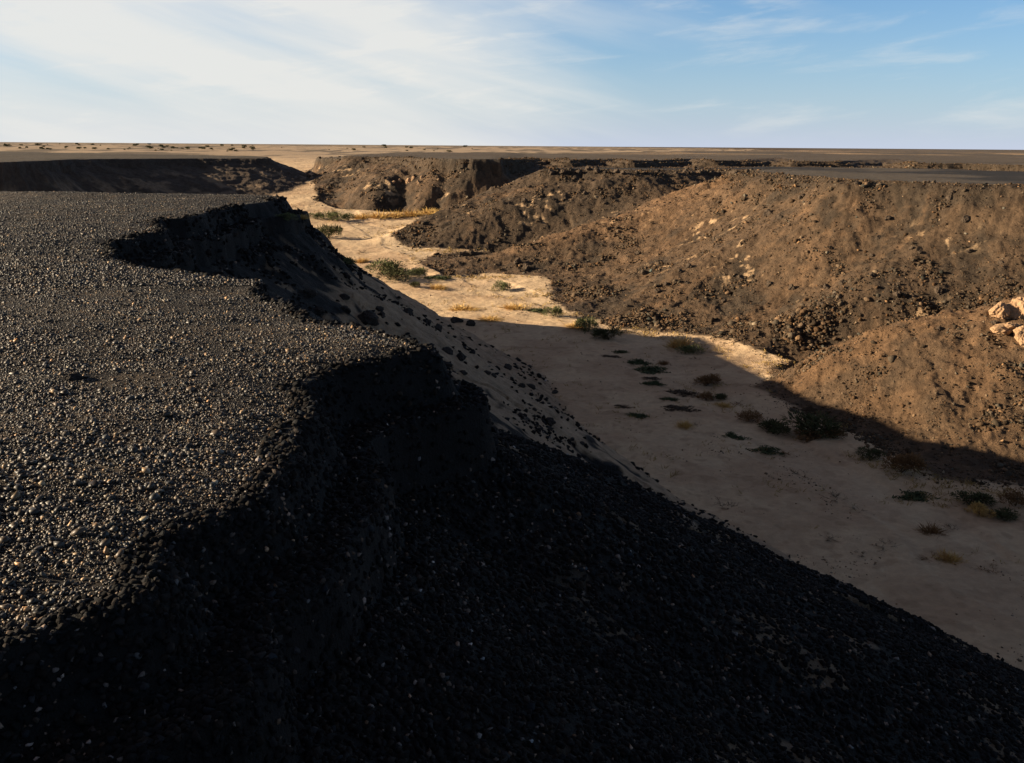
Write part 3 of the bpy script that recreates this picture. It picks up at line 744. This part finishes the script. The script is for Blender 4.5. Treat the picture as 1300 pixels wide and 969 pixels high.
for px, py, w_, hs in [(520, 233, 9, 1.2), (526, 230, 8, 1.1), (532, 234, 7, 1), (508, 232, 7, 1), (500, 234, 6, 1), (536, 228, 6, 1.2)]:
    rock(px, py, w_, hs, 'pale', 'pale limestone block in the broken bed above the dark hollow', 'pale blocks above the dark hollow', 'limestone_block')
G3 = 'boulders lying on the opposite bank'
for i in range(70):
    if i < 22: px, py = 700 + i * 12 + random.uniform(-4, 4), 216 + random.uniform(-2, 3)
    elif i < 46: px = random.uniform(820, 1290); py = 350 + (px - 820) * random.uniform(-.10, .16) + random.uniform(-12, 30)
    else: px, py = random.uniform(560, 1250), random.uniform(225, 400)
    k_, y_, z_ = spot(px, py)
    if y_ > 160: continue
    rock(px, py, random.uniform(7, 13), random.uniform(.6, 1), 'brown', 'dark brown boulder among the rubble of the sunlit opposite bank', G3)
# scattered shrubs of the far plain
sm = variant(bush_meshes, 'dark', 0)[0]
for i in range(110):
    px = random.uniform(2, 330) if i < 84 else random.uniform(330, 640)
    py = random.uniform(191, 199.5) - (px / 330 * 1.5 if i < 84 else 5)
    k_, s_ = ray(px, py)
    if s_ <= .002: continue
    x_, y_, z_ = spot(px, py)
    if y_ < 230 or y_ > 2500: continue
    o = link('plain_shrub', sm); sc_ = random.uniform(1.2, 4.2) * y_ / FPX
    o.location = (x_, y_, z_ - .1); o.scale = (sc_ * 1.2, sc_ * 1.2, sc_ * .9); o.rotation_euler = (0, 0, random.uniform(0, 6))
    set_prop(o, 'tiny dark shrub dotted on the far pale plain', 'shrub', 'shrubs on the far plain')

# ------------------------------------------------------------------ camera
cd = bpy.data.cameras.new('camera'); cam = bpy.data.objects.new('camera', cd); COL.objects.link(cam)
cam.location = (0, 0, CAMZ)
cam.rotation_euler = (math.radians(90), 0, 0)
from mathutils import Matrix
cam.rotation_euler = (Matrix.Rotation(math.radians(90), 3, 'X') @ Matrix.Rotation(ROLL, 3, 'Z')).to_euler()
cd.sensor_width = 36; cd.lens = 36 * FPX / 1300
cd.shift_y = -(484.5 - 185) / 1300
cd.clip_start = .05; cd.clip_end = 20000
sc.camera = cam

# ------------------------------------------------------------------ sun and sky
SUN_EL = math.radians(17); SUN_AZ = math.radians(-88)      # azimuth from +Y, negative to the left
d = Vector((math.sin(SUN_AZ) * math.cos(SUN_EL), math.cos(SUN_AZ) * math.cos(SUN_EL), math.sin(SUN_EL)))
sl = bpy.data.lights.new('sun', 'SUN'); sl.energy = 5.0; sl.angle = math.radians(.5); sl.color = (1, .80, .55)
so = bpy.data.objects.new('sun', sl); COL.objects.link(so); so.location = (-60, 0, 80)
so.rotation_euler = d.to_track_quat('Z', 'Y').to_euler()
HIGH_FILL_C = (2.3, .82, .44); SKY_TINT = (.47, .80, 1.12, 1); HAZE_C = (4.5, 4.95, 6.1, 1); CLOUD_C = (6.25, 6.25, 6.05, 1)
w = bpy.data.worlds.new('World'); sc.world = w; w.use_nodes = True
nt = w.node_tree; N, L = nt.nodes, nt.links
bg = N['Background']
sky = N.new('ShaderNodeTexSky'); sky.sky_type = 'NISHITA'; sky.sun_disc = False
sky.sun_elevation = SUN_EL; sky.sun_rotation = SUN_AZ; sky.air_density = 1.0; sky.dust_density = .3; sky.ozone_density = 2.0

def math_(op, a, b=None, c=None):
    n = N.new('ShaderNodeMath'); n.operation = op
    for k, v in enumerate((a, b, c)):
        if v is None: continue
        if isinstance(v, (int, float)): n.inputs[k].default_value = v
        else: L.new(v, n.inputs[k])
    return n.outputs[0]
def sstep(v, a, b, lo=0.0, hi=1.0):
    n = N.new('ShaderNodeMapRange'); n.interpolation_type = 'SMOOTHSTEP'
    for k, val in (('From Min', a), ('From Max', b), ('To Min', lo), ('To Max', hi)): n.inputs[k].default_value = val
    L.new(v, n.inputs['Value']); return n.outputs['Result']
def noise_(u, v, scale, detail, rough=.55, dist=0.0):
    c = N.new('ShaderNodeCombineXYZ'); L.new(u, c.inputs[0]); L.new(v, c.inputs[1])
    n = N.new('ShaderNodeTexNoise'); n.inputs['Scale'].default_value = scale; n.inputs['Detail'].default_value = detail
    n.inputs['Roughness'].default_value = rough; n.inputs['Distortion'].default_value = dist
    L.new(c.outputs[0], n.inputs['Vector']); return n.outputs['Fac']
def mixc(f, a, b):
    n = N.new('ShaderNodeMix'); n.data_type = 'RGBA'; L.new(f, n.inputs['Factor'])
    for k, v in ((6, a), (7, b)):
        if isinstance(v, tuple): n.inputs[k].default_value = v
        else: L.new(v, n.inputs[k])
    return n.outputs[2]
tcw = N.new('ShaderNodeTexCoord'); sp_ = N.new('ShaderNodeSeparateXYZ'); L.new(tcw.outputs['Generated'], sp_.inputs[0])
u = math_('ARCTAN2', sp_.outputs[0], sp_.outputs[1]); v = math_('ARCSINE', sp_.outputs[2])
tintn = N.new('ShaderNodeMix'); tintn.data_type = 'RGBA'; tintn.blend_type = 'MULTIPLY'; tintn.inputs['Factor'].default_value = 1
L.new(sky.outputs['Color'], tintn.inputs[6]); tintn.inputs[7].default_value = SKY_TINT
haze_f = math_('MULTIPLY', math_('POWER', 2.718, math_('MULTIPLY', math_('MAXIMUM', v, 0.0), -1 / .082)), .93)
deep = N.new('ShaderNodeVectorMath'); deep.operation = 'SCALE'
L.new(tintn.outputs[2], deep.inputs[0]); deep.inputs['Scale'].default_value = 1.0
high = N.new('ShaderNodeVectorMath'); high.operation = 'MULTIPLY'; high.inputs[1].default_value = HIGH_FILL_C  # upper sky out of view, tinted warm to colour the fill in shade
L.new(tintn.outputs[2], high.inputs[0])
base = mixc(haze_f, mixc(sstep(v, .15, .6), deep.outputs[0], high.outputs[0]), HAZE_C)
# thin cirrus: a broad veil over the left of the valley and drawn-out wisps to the right
p1 = math_('ADD', math_('MULTIPLY', u, 1.0), math_('MULTIPLY', v, 1.4)); p2 = math_('ADD', math_('MULTIPLY', v, 4.2), math_('MULTIPLY', u, .9))
n1 = noise_(p1, p2, 3.6, 6, .5, .35)
p3 = math_('ADD', math_('MULTIPLY', v, 7.0), math_('MULTIPLY', u, -.75))
n2 = noise_(math_('MULTIPLY', u, 1.2), p3, 5.0, 6, .6, .35)
veil = math_('MULTIPLY', sstep(u, .30, -.14), sstep(u, -1.3, -.7))
cov = math_('ADD', math_('MULTIPLY', math_('SUBTRACT', n1, .5), 1.9), math_('MULTIPLY', veil, 1.05))
cov = sstep(cov, .15, 1.3)
wisp = math_('MULTIPLY', sstep(n2, .48, .76), math_('MULTIPLY', sstep(v, .0, .03), .42))
cl = math_('MULTIPLY', math_('MINIMUM', math_('ADD', cov, wisp), 1.0), sstep(v, .32, .15))
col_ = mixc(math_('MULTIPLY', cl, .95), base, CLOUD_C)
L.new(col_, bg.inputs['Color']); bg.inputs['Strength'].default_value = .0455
sc.view_settings.view_transform = 'Standard'; sc.view_settings.look = 'None'; sc.view_settings.exposure = 1.52; sc.view_settings.gamma = 1
